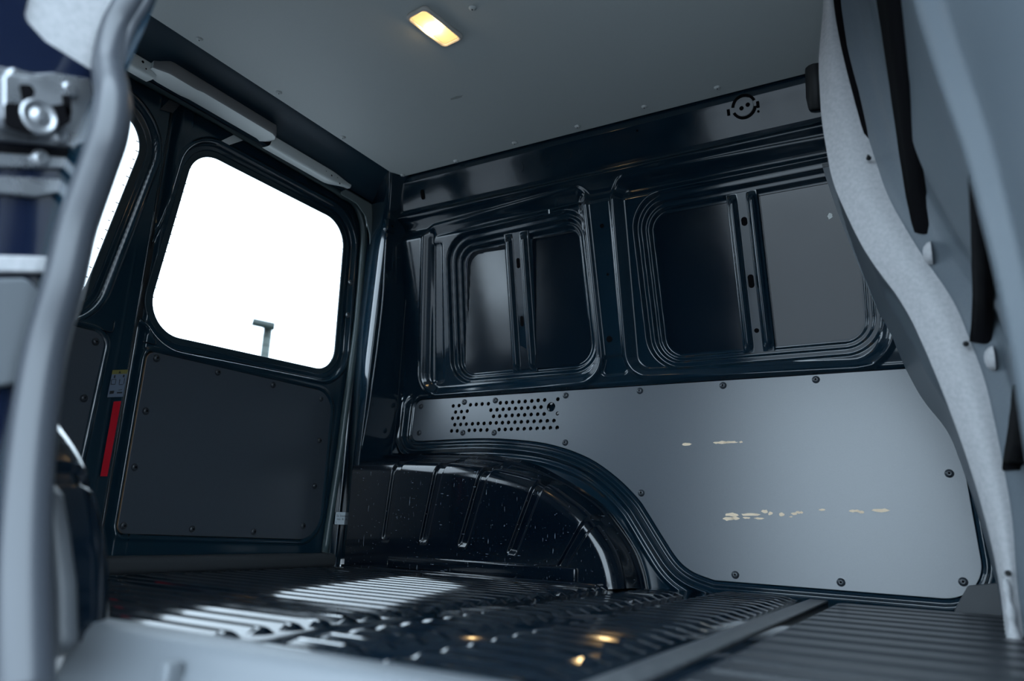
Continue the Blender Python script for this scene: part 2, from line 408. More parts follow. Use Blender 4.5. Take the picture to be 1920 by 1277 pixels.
for poly, bar in ((P1, BAR[0]), (P2, BAR[1])):
    tl, tr, brr, bl = [onwall(*q) for q in bar]; mid_t, mid_b = (tl + tr) / 2, (bl + brr) / 2
    f = side(mid_b, mid_t)
    yw, ln = (.05, -.17) if poly is P1 else (.0, -.25)
    skin(clip(poly, f), .060, 'window_blank', yw, ln); SKN = skin(clip(poly, lambda p: -f(p)), .060, 'window_blank', yw, ln)
# upright hat-section bars
def hat_bar(bar, slots, kind):
    tl, tr, brr, bl = [onwall(*q) for q in bar]
    ct, cb = (tl + tr) / 2, (bl + brr) / 2; wd = (np.linalg.norm(tr - tl) + np.linalg.norm(brr - bl)) / 2
    o = (cb[0], float(ybase(cb[1])) + .040, cb[1])
    tp = (ct[0], float(ybase(ct[1])) + .040, ct[1])
    up = Vector(tp) - Vector(o); L = up.length; mtx = basis(o, (1, 0, 0), up)
    mtx = basis(o, Vector((1, 0, 0)) - up.normalized() * Vector((1, 0, 0)).dot(up.normalized()), up)
    nu, nv = 41, 60
    u = np.linspace(-.5, .5, nu); v = np.linspace(-.02, 1.02, nv)
    A, B = np.meshgrid(u, v, indexing='ij')
    endf = smooth(B, -.005, .035) * (1 - smooth(B, .965, 1.005))
    h = (ridge(A, -.30, .15, 1) ** .55 + ridge(A, .30, .15, 1) ** .55) * .013 * endf
    h += .006 * (smooth(A, -.22, -.12) * (1 - smooth(A, .12, .22))) * 0 + .002
    h = np.where(np.abs(A) > .487, -.045, h)
    P = np.stack([np.where(np.abs(A) > .487, np.sign(A) * .476, A) * wd, B * L, h], -1)
    ob = grid('reinforcement_bar', P, 'paint', WALL); ob.data.transform(mtx)
    for (sx, sy, rw, rl) in slots:
        me = plate_mesh('slot', [np.array([(sx * wd + rw * math.cos(t), sy * L + (rl if math.sin(t) > 0 else -rl) + rw * math.sin(t)) for t in np.linspace(0, 2 * math.pi, 22, endpoint=False)])], .001, ['dark'], .0002)
        me.transform(Matrix.Translation((0, 0, .0022))); me.transform(mtx); link('slot', me, ob)
    return ob
hat_bar(BAR[0], [(.02, .79, .0055, .010), (.02, .36, .0055, .010), (.1, .075, .004, 0)], 0)
hat_bar(BAR[1], [(.0, .83, .0075, .004), (.0, .44, .0075, .010), (.0, .12, .006, 0)], 1)

# lining panel with punched holes
HZ = []
for row in [[(423,235),(465,232),(547,227),(589,224),(631,221),(676,219),(762,213),(806,211),(850,208),(896,205),(941,202),(988,199),(1034,195),(1081,192),(1176,186)],
            [(440,279),(482,276),(524,272),(694,265),(738,262),(782,259),(826,256),(871,253),(915,251),(961,249),(1008,246),(1055,243)],
            [(418,324),(458,322),(500,320),(713,310),(757,308),(802,306),(847,303),(892,301),(937,299),(984,297),(1031,295),(1077,293),(1174,289)],
            [(434,370),(476,368),(517,366),(561,364),(602,362),(645,361),(690,359),(733,357),(777,356),(821,354),(867,352),(913,350),(959,348),(1005,346),(1052,345),(1100,343),(1148,341)],
            [(411,415),(452,414),(537,411),(578,410),(621,409),(666,408),(753,405),(797,404),(841,402),(887,401),(934,400),(980,398),(1027,397),(1074,395),(1122,393),(1171,391)]]:
    HZ += [PW(740 + a / 3.84, 700 + b / 3.84) for a, b in row]
holes = [circle(c, .0056, 12) for c in HZ] + [circle(PW(740 + 1127 / 3.84, 700 + 242 / 3.84), .0135, 20)]
inset = PAN.copy(); cc = PAN.mean(0)
# local frame: x along van, y up, z towards the inside (-Y)
PM = basis((0, float(YL(0)) + .005, 0), (1, 0, 0), (0, .05, 1))
LIN = plate('lining_panel', [inset] + holes, .006, ['panel', 'dark'], PM, WALL, bevel=.0007)
LIN['label'] = 'long grey coated plywood lining with punched holes'
for q in [(789.5,762),(786,811.5),(871,754),(929,751),(1061,741.7),(1200,733),(868,811.5),(926.7,811.5),(1060,830),(1202.8,924.5),(1356,723),(1530,712),(1780,888),(1379,1078),(1577,1092),(1806,1091)]:
    a = PW(*q); put('rivet', RIV, basis((a[0], float(YL(a[1])) - .001, a[1]), (1, 0, 0), (0, .05, 1)), LIN)
# chips where the coating is knocked off
def chip(px, py, wpx, hpx, seed, m='wood'):
    r = random.Random(seed); c = PW(px, py); s = 1.62e-3; n = 13
    pts = [(c[0] + wpx * s * 1.15 * math.cos(2 * math.pi * k / n) * r.uniform(.75, 1.1), c[1] + hpx * s * math.sin(2 * math.pi * k / n) * r.uniform(.55, 1.15)) for k in range(n)]
    V_ = [(x, float(YL(z)) - .0018, z) for x, z in pts]; build('bare_wood_chip', V_, [tuple(range(n))], m, LIN, sm=False)
for i, c in enumerate([(1288,833,7,2.5),(1352,830,11,2.6),(1370,829.5,10,2.2),(1390,829,2.5,1.6),(1372,965,10,3),(1366,973,8,3),(1379,972,6,2.6),(1408,965,14,2.6),(1400,971,6,1.6),(1424,972,7,1.6),(1434,959,4,3),(1445,963,3,3),(1466,965,4,3),(1489,963,4,2),(1497,961,4,2),(1503,961,2,2),(1542,956,4,1.6),(1602,958,6,2.2),(1615,960,4,2.2),(1650,957,11,2.8),(1483,969,2,1)]): chip(*c, i)
# pale paint fleck on the second blank, grazes
pl_ = SKN.data.polygons; bp = max(pl_, key=lambda p: p.area * (p.normal.y < -.5)); nn = np.array(bp.normal); c_ = np.array(SKN.data.vertices[bp.vertices[0]].co)
r_ = ray(1556, 405); hit = CAM + r_ * (((c_ - CAM) @ nn) / (r_ @ nn)); fm = basis(hit + nn * .0006, (1, .03, 0), (0, -.17, 1))
c = [(.007*math.cos(a)*rnd.uniform(.6,1.1), .009*math.sin(a)*rnd.uniform(.6,1.1)) for a in np.linspace(0, 6.28, 12, endpoint=False)]
fl = build('paint_fleck', [(x, y, 0.0) for x, y in c], [tuple(range(12))], 'cover', WALL, sm=False); fl.data.transform(fm)

# ---------------------------------------------------------------- wheel arches
def arch(sign, name):
    inn = np.array([ony(*q, .585)[[0, 2]] for q in [(660, 862), (827, 865), (911, 875), (1001, 897), (1060, 932), (1098, 965), (1137, 1020), (1155, 1065), (1163, 1105)]])
    out = np.array([ony(*q, .765)[[0, 2]] for q in [(735, 851), (860, 851), (943, 855), (1010, 872), (1056, 896), (1105, 925), (1149, 959), (1198, 1027), (1218, 1070), (1227, 1108)]])
    inn[0, 0] = .095; out[0, 0] = .095
    def resample(P, n):
        P = spline(P, 12); s = np.r_[0, np.cumsum(np.linalg.norm(np.diff(P, axis=0), axis=1))]; t = np.linspace(0, s[-1], n)
        return np.stack([np.interp(t, s, P[:, k]) for k in (0, 1)], 1)
    N = 420; I = resample(inn, N); O = resample(out, N)
    I[:, 1] = np.maximum(I[:, 1], .0); O[:, 1] = np.maximum(O[:, 1], -.005)
    s = np.linspace(0, 1, N)
    Bx = np.interp(s, [0, .45, .75, 1], [.095, .46, .72, I[-1, 0] - .045]); Bm = np.stack([Bx, np.zeros(N)], 1)
    r = .04
    n2 = I - Bm; n2 /= np.linalg.norm(n2, axis=1)[:, None] + 1e-9
    E_ = I - n2 * r
    # ribs: s positions
    def s_of(px, py):
        p = ony(px, py, .585)[[0, 2]]; return s[np.argmin(np.linalg.norm(I - p, axis=1))]
    ribs = [s_of(745, 862), s_of(825, 865), s_of(909, 875), s_of(1010, 901), s_of(1106, 972)]
    Ltot = .95
    gro = np.zeros(N)
    for k, c in enumerate(ribs):
        wd = .015
        gro = np.maximum(gro, 1 - np.clip(np.abs(s - c) * Ltot / wd, 0, 1) ** 3)
    gro = smooth(gro, 0, .75)
    rows = []
    for t in np.linspace(0, 1, 60):
        P = Bm + (E_ - Bm) * t
        z0 = smooth(np.full(N, t), .30, .36)
        y = .585 + .009 * gro * z0
        rows.append(np.stack([P[:, 0], y, P[:, 1]], 1))
    for a in np.linspace(0, math.pi / 2, 12)[1:]:
        rr = r - .009 * gro
        P = E_ + n2 * (rr * math.sin(a))[:, None]; y = .585 + r - rr * math.cos(a); rows.append(np.stack([P[:, 0], y, P[:, 1]], 1))
    for t in np.linspace(0, 1, 26)[1:]:
        P = I + (O - I) * smooth(np.array(t), 0, 1.0); y = .585 + r + (YW + .012 - .585 - r) * t
        dn = .009 * gro * (1 - smooth(np.array(t), .3, .45)) - .006 * ridge(np.array(t), .55, .12, 1) - .004 * ridge(np.array(t), .82, .1, 1)
        P = P - n2 * np.broadcast_to(dn, (N,))[:, None]
        rows.append(np.stack([P[:, 0], np.full(N, y), P[:, 1]], 1))
    G = np.array(rows)
    G[..., 1] *= sign
    if sign < 0: G[..., 0] -= .10; G[..., 2] *= 1.1
    o = grid(name, G, 'paint_worn', flip=(sign < 0))
    # floor flange and pressed ledge along the foot of the arch
    a, b = sorted((sign * .575, sign * .60))
    box('flange', (.10, a - .012 * (sign > 0), -.001), (.905 - .1 * (sign < 0), b + .012 * (sign < 0), .012), 'paint_worn', o, bev=.004)
    box('ledge', (.26, a, .010), (.845 - .1 * (sign < 0), b, .045), 'paint_worn', o, bev=.006, seg=3)
    return o
AR = arch(1, 'wheel_arch'); tag(AR, 'scratched glossy black wheel arch box with pressed grooves below side lining', 'wheel arch', kind='structure')
AN = arch(-1, 'wheel_arch'); tag(AN, 'black wheel arch beside the door opening, behind the grey rubber seal', 'wheel arch', kind='structure')

# ---------------------------------------------------------------- roof rail above the side wall, mirrored over the door
def rail(sign, name, x0, x1):
    prof = [(.632, 1.070), (.622, 1.078), (.612, 1.084), (.610, 1.090), (.614, 1.096), (.622, 1.100), (.618, 1.106), (.612, 1.118), (.588, 1.186), (.583, 1.20), (.583, 1.225)]
    pf = spline(np.array(prof), 5); X = np.linspace(x0, x1, 40)
    G = np.zeros((len(X), len(pf), 3)); G[..., 0] = X[:, None]; G[..., 1] = sign * pf[None, :, 0]; G[..., 2] = pf[None, :, 1]
    return grid(name, G, 'paint', flip=(sign < 0))
RAIL = rail(1, 'trim_1', .13, 1.80); tag(RAIL, 'glossy black roof rail between ceiling lining and side wall', 'roof rail', kind='structure')
RAILN = rail(-1, 'trim_2', .06, 1.86); tag(RAILN, 'black roof rail above the side door opening', 'roof rail', kind='structure')
def onrail(px, py):
    y = .60
    for _ in range(20):
        p = ony(px, py, y); y = float(np.interp(p[2], [1.106, 1.118, 1.186], [.618, .612, .588]))
    return p
def rail_mtx(px, py, off=.0012):
    p = onrail(px, py); n = Vector((0, -.943, -.333)); return basis(Vector(p) + n * off, (1, 0, 0), (0, -.333, .943))
def oval(a, b, n=20, c=(0, 0)): return np.array([(c[0] + a * math.cos(2 * math.pi * k / n), c[1] + b * math.sin(2 * math.pi * k / n)) for k in range(n)])
def rr(w_, h_, r_, c=(0, 0)): return fillet([(c[0] - w_, c[1] - h_), (c[0] + w_, c[1] - h_), (c[0] + w_, c[1] + h_), (c[0] - w_, c[1] + h_)], r_, 6)
def raildisc(px, py, outl, m='dark', name='hole', off=.0012, th=.0008): return plate(name, outl, th, m, rail_mtx(px, py, off), RAIL, bevel=.0002)
raildisc(793, 365, [rr(.007, .016, .0069)])
def arc_ring(r0, r1, a0, a1, n=20):
    t = np.linspace(a0, a1, n); return np.array([(r1 * math.cos(a), r1 * math.sin(a)) for a in t] + [(r0 * math.cos(a), r0 * math.sin(a)) for a in t[::-1]])
raildisc(1395, 200, [arc_ring(.024, .031, .35, 3.0)]); raildisc(1395, 200, [arc_ring(.024, .031, 3.5, 6.1)])
raildisc(1395, 200, [circle((-.006, -.003), .0055)], off=.0022); raildisc(1395, 200, [circle((.010, .002), .0055)], off=.0022)
raildisc(1395, 200, [circle((0, 0), .023, 24)], 'paint', 'pressed_cap', off=.0010, th=.0014)
raildisc(1366, 211, [rr(.0035, .008, .001)]); raildisc(1421, 196, [rr(.0035, .008, .001)]); raildisc(1422, 209, [circle((0, 0), .003)])
raildisc(1022, 298, [circle((0, 0), .021, 24), circle((0, 0), .016, 24)[::-1]], 'paint', 'pressed_ring', off=.0002, th=.003)
raildisc(1065, 290, [oval(.009, .014)], 'paint', 'pressed_dimple', off=.0, th=.003); raildisc(977, 313, [oval(.009, .014)], 'paint', 'pressed_dimple', off=.0, th=.003)
raildisc(1298, 225, [oval(.008, .015)], 'paint', 'pressed_dimple', off=.0, th=.003); raildisc(1195, 245, [circle((0, 0), .003)]); raildisc(796, 333, [circle((0, 0), .0025)])
# small holes in the wall sheet
def walldisc(px, py, outl, off, name='hole', m='dark'):
    return plate(name, outl, .0008, m, wall_frame(px, py, off), WALL, bevel=.0002)
walldisc(1143, 636, [circle((0, 0), .009)], .0015); walldisc(1140, 515, [circle((0, 0), .004)], .0015); walldisc(1129, 424, [circle((0, 0), .006)], .0015)
walldisc(1030, 397, [rr(.002, .006, .001)], .0015, 'chipped_mark', 'pale')

# ---------------------------------------------------------------- ceiling
CZ = 1.216
cp = fillet([(.192, -.575), (1.80, -.575), (1.80, .575), (.192, .575)], [.03, .02, .02, .03])
CEIL = plate('ceiling', [cp[:, [0, 1]] * np.array([1, -1])], .005, 'ceil', basis((0, 0, CZ + .005), (1, 0, 0), (0, -1, 0)), None)
tag(CEIL, 'flat grey roof lining board fixed with rivets', 'ceiling', kind='structure')
for q in [(886, 15), (1345, 164), (1208, 200), (1083, 237), (965, 268), (855, 302), (755, 328), (374, 73), (523, 173), (643, 257)]:
    p = onz(*q, CZ); put('rivet', RIVP, basis((p[0], p[1], CZ + .0004), (1, 0, 0), (0, -1, 0)), CEIL)
sm = onz(856, 183, CZ)
sg = build('smudge', [(sm[0] + .024 * math.cos(a) * rnd.uniform(.6, 1.1), sm[1] + .006 * math.sin(a) * rnd.uniform(.6, 1.2), CZ - .0006) for a in np.linspace(0, 6.28, 14, endpoint=False)], [tuple(range(13, -1, -1))], 'smudge', CEIL, sm=False)
# roof skin above (keeps the daylight out)
ROOF = box('roof', (-.10, -.72, 1.26), (1.95, .72, 1.285), 'navy', bev=.01); tag(ROOF, 'van roof skin above the grey roof lining', 'roof', kind='structure')

# ---------------------------------------------------------------- rear doors
XD = 0.0
def PD(px, py, x=XD): p = onx(px, py, x); return (p[1], p[2])
WIN1 = fillet([PD(367, 278, -.018), PD(647, 421, -.018), PD(624, 697, -.018), PD(268, 619, -.018)], [.085, .085, .075, .085], 14)
def shiftx(poly, x0, x1):   # same outline on another depth is already metric; keep as is
    return poly
a_, b_ = PD(275, 250, -.018), PD(155, 550, -.018)
z_t, z_b = WIN1[:, 1].max(), WIN1[:, 1].min()
sl = (b_[0] - a_[0]) / (b_[1] - a_[1])
WIN2 = fillet([(-.60, z_t), (a_[0] + sl * (z_t - a_[1]), z_t), (a_[0] + sl * (z_b - a_[1]), z_b), (-.62, z_b)], [.08, .085, .085, .08], 14)
LINA = fillet([PD(276, 658), PD(622, 738), PD(595, 1012), PD(217, 1000)], [.022, .06, .075, .02], 10)
lx = PD(191, 625); lb = PD(150, 1000)
LINB = fillet([(-.60, lx[1]), (PD(196, 640)[0], lx[1]), (PD(165, 786)[0] - .012, .08), (-.60, .08)], [.05, .03, .03, .05], 10)
def door(name, y0, y1, win, lin, label):
    ys = np.arange(y0, y1 + 1e-6, .0028); zz = np.arange(.02, 1.215, .0028)
    A, B = np.meshgrid(ys, zz, indexing='ij')
    dw, dl = sdf(A, B, win), sdf(A, B, lin)
    X = XD + 0 * A
    X -= .014 * (1 - smooth(dw, .031, .039)) - ridge(dw, .043, .008, .005) + .012 * (1 - smooth(dw, .010, .018))
    X -= .005 * (1 - smooth(dl, -.004, .004)) - ridge(dl, .010, .008, .0035)
    edge = np.minimum(A - y0, y1 - A)
    X -= .022 * (1 - smooth(edge, 0, .018))
    # pressed crease beside the seam and little corner gussets
    X += ridge(edge, .045, .004, .0012) * smooth(dw, .06, .09)
    msk = dw > .006
    km_ = msk[:-1, :-1] & msk[1:, 1:] & msk[1:, :-1] & msk[:-1, 1:]
    d = grid(name, np.stack([X, A, B], -1), 'door_paint', mask=km_)
    tag(d, label, 'rear door', kind='structure')
    mt = basis((XD - .0215, 0, 0), (0, 1, 0), (0, 0, 1))
    c = win.mean(0)
    def off(p, k):       # offset outline outwards by k
        t = np.roll(p, -1, 0) - np.roll(p, 1, 0); n = np.stack([t[:, 1], -t[:, 0]], 1); n /= np.linalg.norm(n, axis=1)[:, None] + 1e-9
        if ((n * (p - c)).sum(1)).mean() < 0: n = -n
        return p + n * k
    plate('window_gasket', [off(win, .022), win], .006, 'gasket', mt, d, bevel=.002)
    g = plate('window_pane', [off(win, .012)], .003, 'glass', basis((XD - .026, 0, 0), (0, 1, 0), (0, 0, 1)), d, bevel=.0003)
    # heater-wire ends peeping past the gasket
    for k in range(17):
        z = win[:, 1].min() + .06 + (win[:, 1].max() - win[:, 1].min() - .12) * k / 16
        for sgn in (1, -1):
            cand = [(p[0]) for p in dense(win) if abs(p[1] - z) < .006]
            if not cand: continue
            yy = max(cand) if sgn > 0 else min(cand)
            box('heater_wire_end', (XD - .0228, min(yy, yy - sgn * .006), z - .0011), (XD - .0218, max(yy, yy - sgn * .006), z + .0011), 'dark', d, bev=0)
    lp = plate('lining_panel', [lin], .006, ['panel', 'ply_edge'], basis((XD - .003, 0, 0), (0, 1, 0), (0, 0, 1)), d, bevel=.0007)
    return d, lp
def dense(p): return np.vstack([p + (np.roll(p, -1, 0) - p) * t for t in np.linspace(0, 1, 24, endpoint=False)])
D1, L1 = door('door_1', -.086, .70, WIN1, LINA, 'black rear door with large clear window and grey lining at far side')
D2, L2 = door('door_2', -.72, -.090, WIN2, LINB, 'black rear door partly hidden behind the grey door seal')
for q in [(292, 672), (407, 698), (511, 722), (601, 748), (272, 771), (598, 826), (251, 876), (589, 911), (230, 986), (359, 992), (474, 997), (567, 986)]:
    a = PD(*q); put('rivet', RIV, basis((XD + .003, a[0], a[1]), (0, 1, 0), (0, 0, 1)), L1)
for q in [(178, 641), (156, 747)]:
    a = PD(*q); put('rivet', RIV, basis((XD + .003, a[0], a[1]), (0, 1, 0), (0, 0, 1)), L2)
# two clips with pins beside the window
for q, e in (((657, 530), (636, 527)), ((652, 591), (630, 590))):
    a = onx(*q, -.004); b = onx(*e, -.012)
    c = put('clip', lathe_mesh('clip', [(.009, 0), (.009, .002), (.006, .004), (.003, .0045)], ['steel'], 14), basis(a, (0, 1, 0), (0, 0, 1)), D1)
    tube('pin', [a + [.004, 0, 0], (a + b) / 2 + [.004, 0, 0], b], .0032, 'steel', c, 8, 3)
# small pressed gussets
for d, pts in ((D1, [(268, 640), (292, 645), (284, 622)]), (D2, [(190, 617), (210, 622), (215, 602)])):
    P = [onx(*q, XD + .003) for q in pts]; tube('pressed_gusset', P, .0016, 'paint', d, 8, 4)
# pale tape patches on the door top
for d, q, m_ in ((D1, [(415, 264), (438, 253), (460, 262), (430, 272)], 'pale'), (D1, [(300, 205), (322, 182), (342, 192), (324, 212)], 'trim')):
    P = [onx(*p, XD + .004) for p in q]; build('tape_patch', P, [(0, 1, 2, 3)], m_, d, sm=False)
bs = box('seam_light_block', (XD - .06, -.115, -.04), (XD - .024, -.062, 1.2), 'rubber', D1, bev=.004)  # added strip that stops light leaking through the seam between the doors
# rear step trim
st = box('trim_3', (.015, -.70, .0), (.075, .578, .040), 'trim', bev=.014, seg=4); tag(st, 'dark grey plastic sill trim along foot of rear doors', 'sill trim', kind='structure')

# ---------------------------------------------------------------- rear corner post
def post(sign, name):
    def X2(px, py, x): p = onx(px, py, x); return p
    bot = [X2(640, 850, .012), X2(650, 850, .022), X2(664, 850, .085), X2(674, 850, .113), ony(735, 857, .735)]
    top = [X2(684, 460, .012), X2(691, 460, .030), X2(712, 460, .13), X2(722, 455, .155), ony(767, 436, .645)]
    rows = []
    for z in np.linspace(-.01, 1.235, 90):
        r_ = []
        for b, t in zip(bot, top):
            f = (z - b[2]) / (t[2] - b[2]); r_.append([b[0] + (t[0] - b[0]) * f, b[1] + (t[1] - b[1]) * f, z])
        r_ = np.array(r_); r_[4, 1] += .03; r_[4, 0] -= .002
        # curl the head of the post towards the roof
        bend = max(0, (z - 1.08) / .15) ** 2; r_[:, 0] += .03 * bend; r_[:, 1] -= .05 * bend
        # cross-section with rounded corners
        path = [r_[0]]
        for k in range(1, 4):
            a, b, c = r_[k - 1], r_[k], r_[k + 1]; u = (a - b) / np.linalg.norm(a - b); v = (c - b) / np.linalg.norm(c - b)
            rad = min(.008, .4 * np.linalg.norm(a - b), .4 * np.linalg.norm(c - b))
            for s_ in np.linspace(0, 1, 7): path.append((1 - s_) ** 2 * (b + u * rad) + 2 * s_ * (1 - s_) * b + s_ * s_ * (b + v * rad))
        path.append(r_[4]); rows.append(path)
    G = np.array(rows); G[..., 1] *= sign
    return grid(name, G, 'paint', flip=(sign > 0)), bot, top
POST, pb, pt = post(1, 'wall_rear'); tag(POST, 'black corner post between rear door and side wall', 'corner post', kind='structure')
POST2, _, _ = post(-1, 'wall_rear'); tag(POST2, 'black corner post at the door opening side of rear', 'corner post', kind='structure')
def onpost(px, py):  # face between jamb and seam
    best = None
    for x in np.linspace(.1, .2, 60):
        p = onx(px, py, x); f = (p[2] - pb[3][2]) / (pt[3][2] - pb[3][2]); A = pb[3] + (pt[3] - pb[3]) * f; B = pb[4] + (pt[4] - pb[4]) * f
        g = (p[1] - A[1]) / (B[1] + .03 - A[1]); e = abs(p[0] - (A[0] + (B[0] - A[0]) * g))
        if best is None or e < best[0]: best = (e, p)
    return best[1]
# wire conduit running up the post edge, with its bracket
cpth = [onpost(*q) + np.array([.006, -.004, 0]) for q in [(724, 447), (722, 480), (717, 560), (708, 640), (700, 700), (688, 780), (676, 846)]]
tube('conduit', cpth, .0035, 'paint', POST, 8, 4)
seam = [onpost(*q) + np.array([.002, 0, 0]) for q in [(766, 440), (765, 500), (757, 600), (749, 700), (742, 790), (735, 838), (733, 856)]]
tube('seam_bead', seam, .0009, 'paint', POST, 6, 3)
b0 = onpost(730, 425); br = box('bracket', b0 + [-.01, -.022, -.022], b0 + [.012, .020, .022], 'paint', POST, bev=.008, seg=3)
link('bracket_hole', plate_mesh('bracket_hole', [circle((0, 0), .005)], .0006, ['dark'], .0001), br).matrix_basis = basis(b0 + [.0122, 0, 0], (0, 1, 0), (0, 0, 1))
# striker plate with three holes on the jamb
sp = [onx(*q, .05) for q in [(671, 729), (685, 731), (689, 702), (684, 695), (677, 695), (672, 706)]]
u0 = Vector(sp[1]) - Vector(sp[0]); v0 = Vector(sp[5]) - Vector(sp[0]); jm = basis(sp[0] + np.array([.012, 0, 0]), u0, v0); jmi = jm.inverted()
loc2 = lambda p: (jmi @ Vector(p))[:2]
spm = [np.array(loc2(p)) for p in sp]
STR = plate('striker_plate', [fillet(spm, .003)], .003, 'steel', jm, POST)
for q, r_ in (((678.5, 703.5), .0028), ((677, 712), .0045), ((674.8, 722), .004)):
    l = loc2(onx(*q, .05)); plate('hole', [circle(l, r_, 12)], .0005, 'dark', jm @ Matrix.Translation((0, 0, .003)), STR, bevel=.0001)
# rubber door seal round the rear opening
SEALPX = [(640, 365), (664, 380), (677, 407), (682, 440), (679, 493), (674, 554), (668, 620), (660, 680), (649, 758), (637, 852), (622, 950), (609, 1036)]
sp_ = [onx(*q, .012) for q in SEALPX]
left = [np.array([.012, y, sp_[0][2] + .012 * (1 - abs(y) / .7)]) for y in np.linspace(-.55, sp_[0][1] - .03, 8)]
sl_ = tube('rear_door_seal', left + sp_, .0115, 'rearseal', None, 14, 4); tag(sl_, 'dark rubber seal tube framing the rear door opening', 'door seal')

fo_ = [onx(*q, .040) for q in [(634, 362), (655, 352), (688, 360), (701, 388), (709, 440), (710, 478), (694, 480), (692, 440), (684, 405), (668, 382)]]
plate('post_flange', [fillet([(p[1], p[2]) for p in fo_], .006)], .004, 'flange', basis((.040, 0, 0), (0, 1, 0), (0, 0, 1)), POST, bevel=.001)  # pale strip paints the window light reflected by the post flange
# header above the rear doors
hp = np.array([(.035, 1.165), (.045, 1.172), (.060, 1.178), (.085, 1.186), (.13, 1.205), (.175, 1.216), (.196, 1.2225), (.23, 1.2225)])
hp = spline(hp, 5); yy = np.linspace(-.62, .62, 40); G = np.zeros((len(yy), len(hp), 3))
G[..., 0] = hp[None, :, 0]; G[..., 1] = yy[:, None]; G[..., 2] = hp[None, :, 1]
HEAD = grid('trim_4', G, 'matte'); tag(HEAD, 'black roof header between rear doors and grey roof lining', 'roof header', kind='structure')
bk = box('trim_5', (-.075, -.74, 1.17), (.05, .74, 1.262), 'navy', bev=0); tag(bk, 'body panel above the rear doors', 'body panel', kind='structure')
# pale rail below the header
def header_pt(px, py, x): return onx(px, py, x)
RX = .060
railpts = [header_pt(*q, RX) for q in [(225, 92), (262, 115), (300, 142), (400, 197), (500, 257), (570, 299), (622, 329), (655, 349)]]
rp = np.array(railpts); zt = rp[:, 2].mean(); 
def railstrip(y0, y1, label, hol):
    yc = (y0 + y1) / 2; RL = empty('header_rail', (RX, yc, zt))
    ys = np.linspace(y0, y1, 24); pr = spline(np.array([(-.020, -.026), (.006, -.027), (.015, -.020), (.018, -.004), (.014, .010), (-.012, .016)]), 3)
    G = np.zeros((24, len(pr), 3)); tap = smooth(y1 - ys, 0, .10) * .55 + .45 if y1 > .3 else np.ones(24)
    G[..., 0] = pr[None, :, 0] * tap[:, None]; G[..., 1] = ys[:, None] - yc; G[..., 2] = pr[None, :, 1] * tap[:, None] + .004 * (1 - tap[:, None])
    grid('rail_strip', G, 'pale', RL)
    for q, r_ in hol:
        p = onx(*q, RX + .0185); build('hole', [(p[0] - RX, p[1] - yc + r_ * math.cos(a), p[2] - zt + r_ * math.sin(a)) for a in np.linspace(0, 6.28, 10, endpoint=False)], [tuple(range(10))], 'dark', RL, sm=False)
    tag(RL, label, 'rail')
railstrip(-.60, -.205, 'pale metal rail between side door seal and light cover', (((268, 116), .0035), ((274, 129), .002)))
railstrip(.155, rp[-1, 1], 'pale metal rail with holes between light cover and corner post', (((622, 329), .003), ((637, 344), .0028), ((612, 321), .0015), ((633, 333), .0015)))
# long plastic cover over the middle of the rail
CV = empty('light_cover', (.094, -.02, zt - .004))
c0 = onx(285, 128, .085); c1 = onx(515, 252, .085)
ya, yb = c0[1] + .02, c1[1] + .02
ys = np.linspace(ya, yb, 40); endt = np.minimum(smooth(ys - ya, -.004, .035), smooth(yb - ys, -.004, .02)); 
pr = spline(np.array([(-.045, .028), (.000, .028), (.010, .0265), (.016, .022), (.019, .015), (.021, .000), (.0215, -.006), (.0205, -.009), (.017, -.0105), (-.015, -.012), (-.035, -.012), (-.045, -.010)]), 1)
G = np.zeros((40, len(pr), 3)); k_ = (.35 + .65 * endt)[:, None]
belly = 1 + .35 * (smooth(ya + .13 - ys, 0, .03) + smooth(ys - (yb - .03), 0, .01))[:, None] * (pr[None, :, 1] < 0)
G[..., 0] = (pr[None, :, 0] + .02) * k_ - .02; G[..., 1] = ys[:, None]; G[..., 2] = pr[None, :, 1] * (.55 + .45 * endt)[:, None] * belly
cb = grid('cover_body', G[:, :9], 'coverfront', CV); grid('cover_underside', G[:, 8:], 'cover', CV)
for e in (0, -1): build('cover_end', [G[e, j] for j in range(G.shape[1])], [tuple(range(G.shape[1]))], 'cover', CV, sm=False)
tag(CV, 'long rounded pale plastic light cover above the rear doors', 'light cover')

# ---------------------------------------------------------------- near side wall, door frame and outer body
def ynear(z): return -(np.interp(z, [0, .5, .56, 1.1, 1.25], [.735, .735, .725, .63, .57]))
G = []
for x in np.linspace(-.02, .80, 24): G.append([(x, ynear(z), z) for z in np.linspace(-.01, 1.25, 60)])
NW = grid('wall_right', np.array(G), 'paint'); tag(NW, 'black inner side wall behind the open sliding door', 'wall', kind='structure')
G = []
for x in np.linspace(.80, .895, 5): G.append([(x, ynear(z) + .004, z) for z in np.linspace(-.01, 1.20, 50)])
CPI = grid('wall_pillar', np.array(G), 'paint'); tag(CPI, 'black inner pillar just behind the grey side door seal', 'pillar', kind='structure')
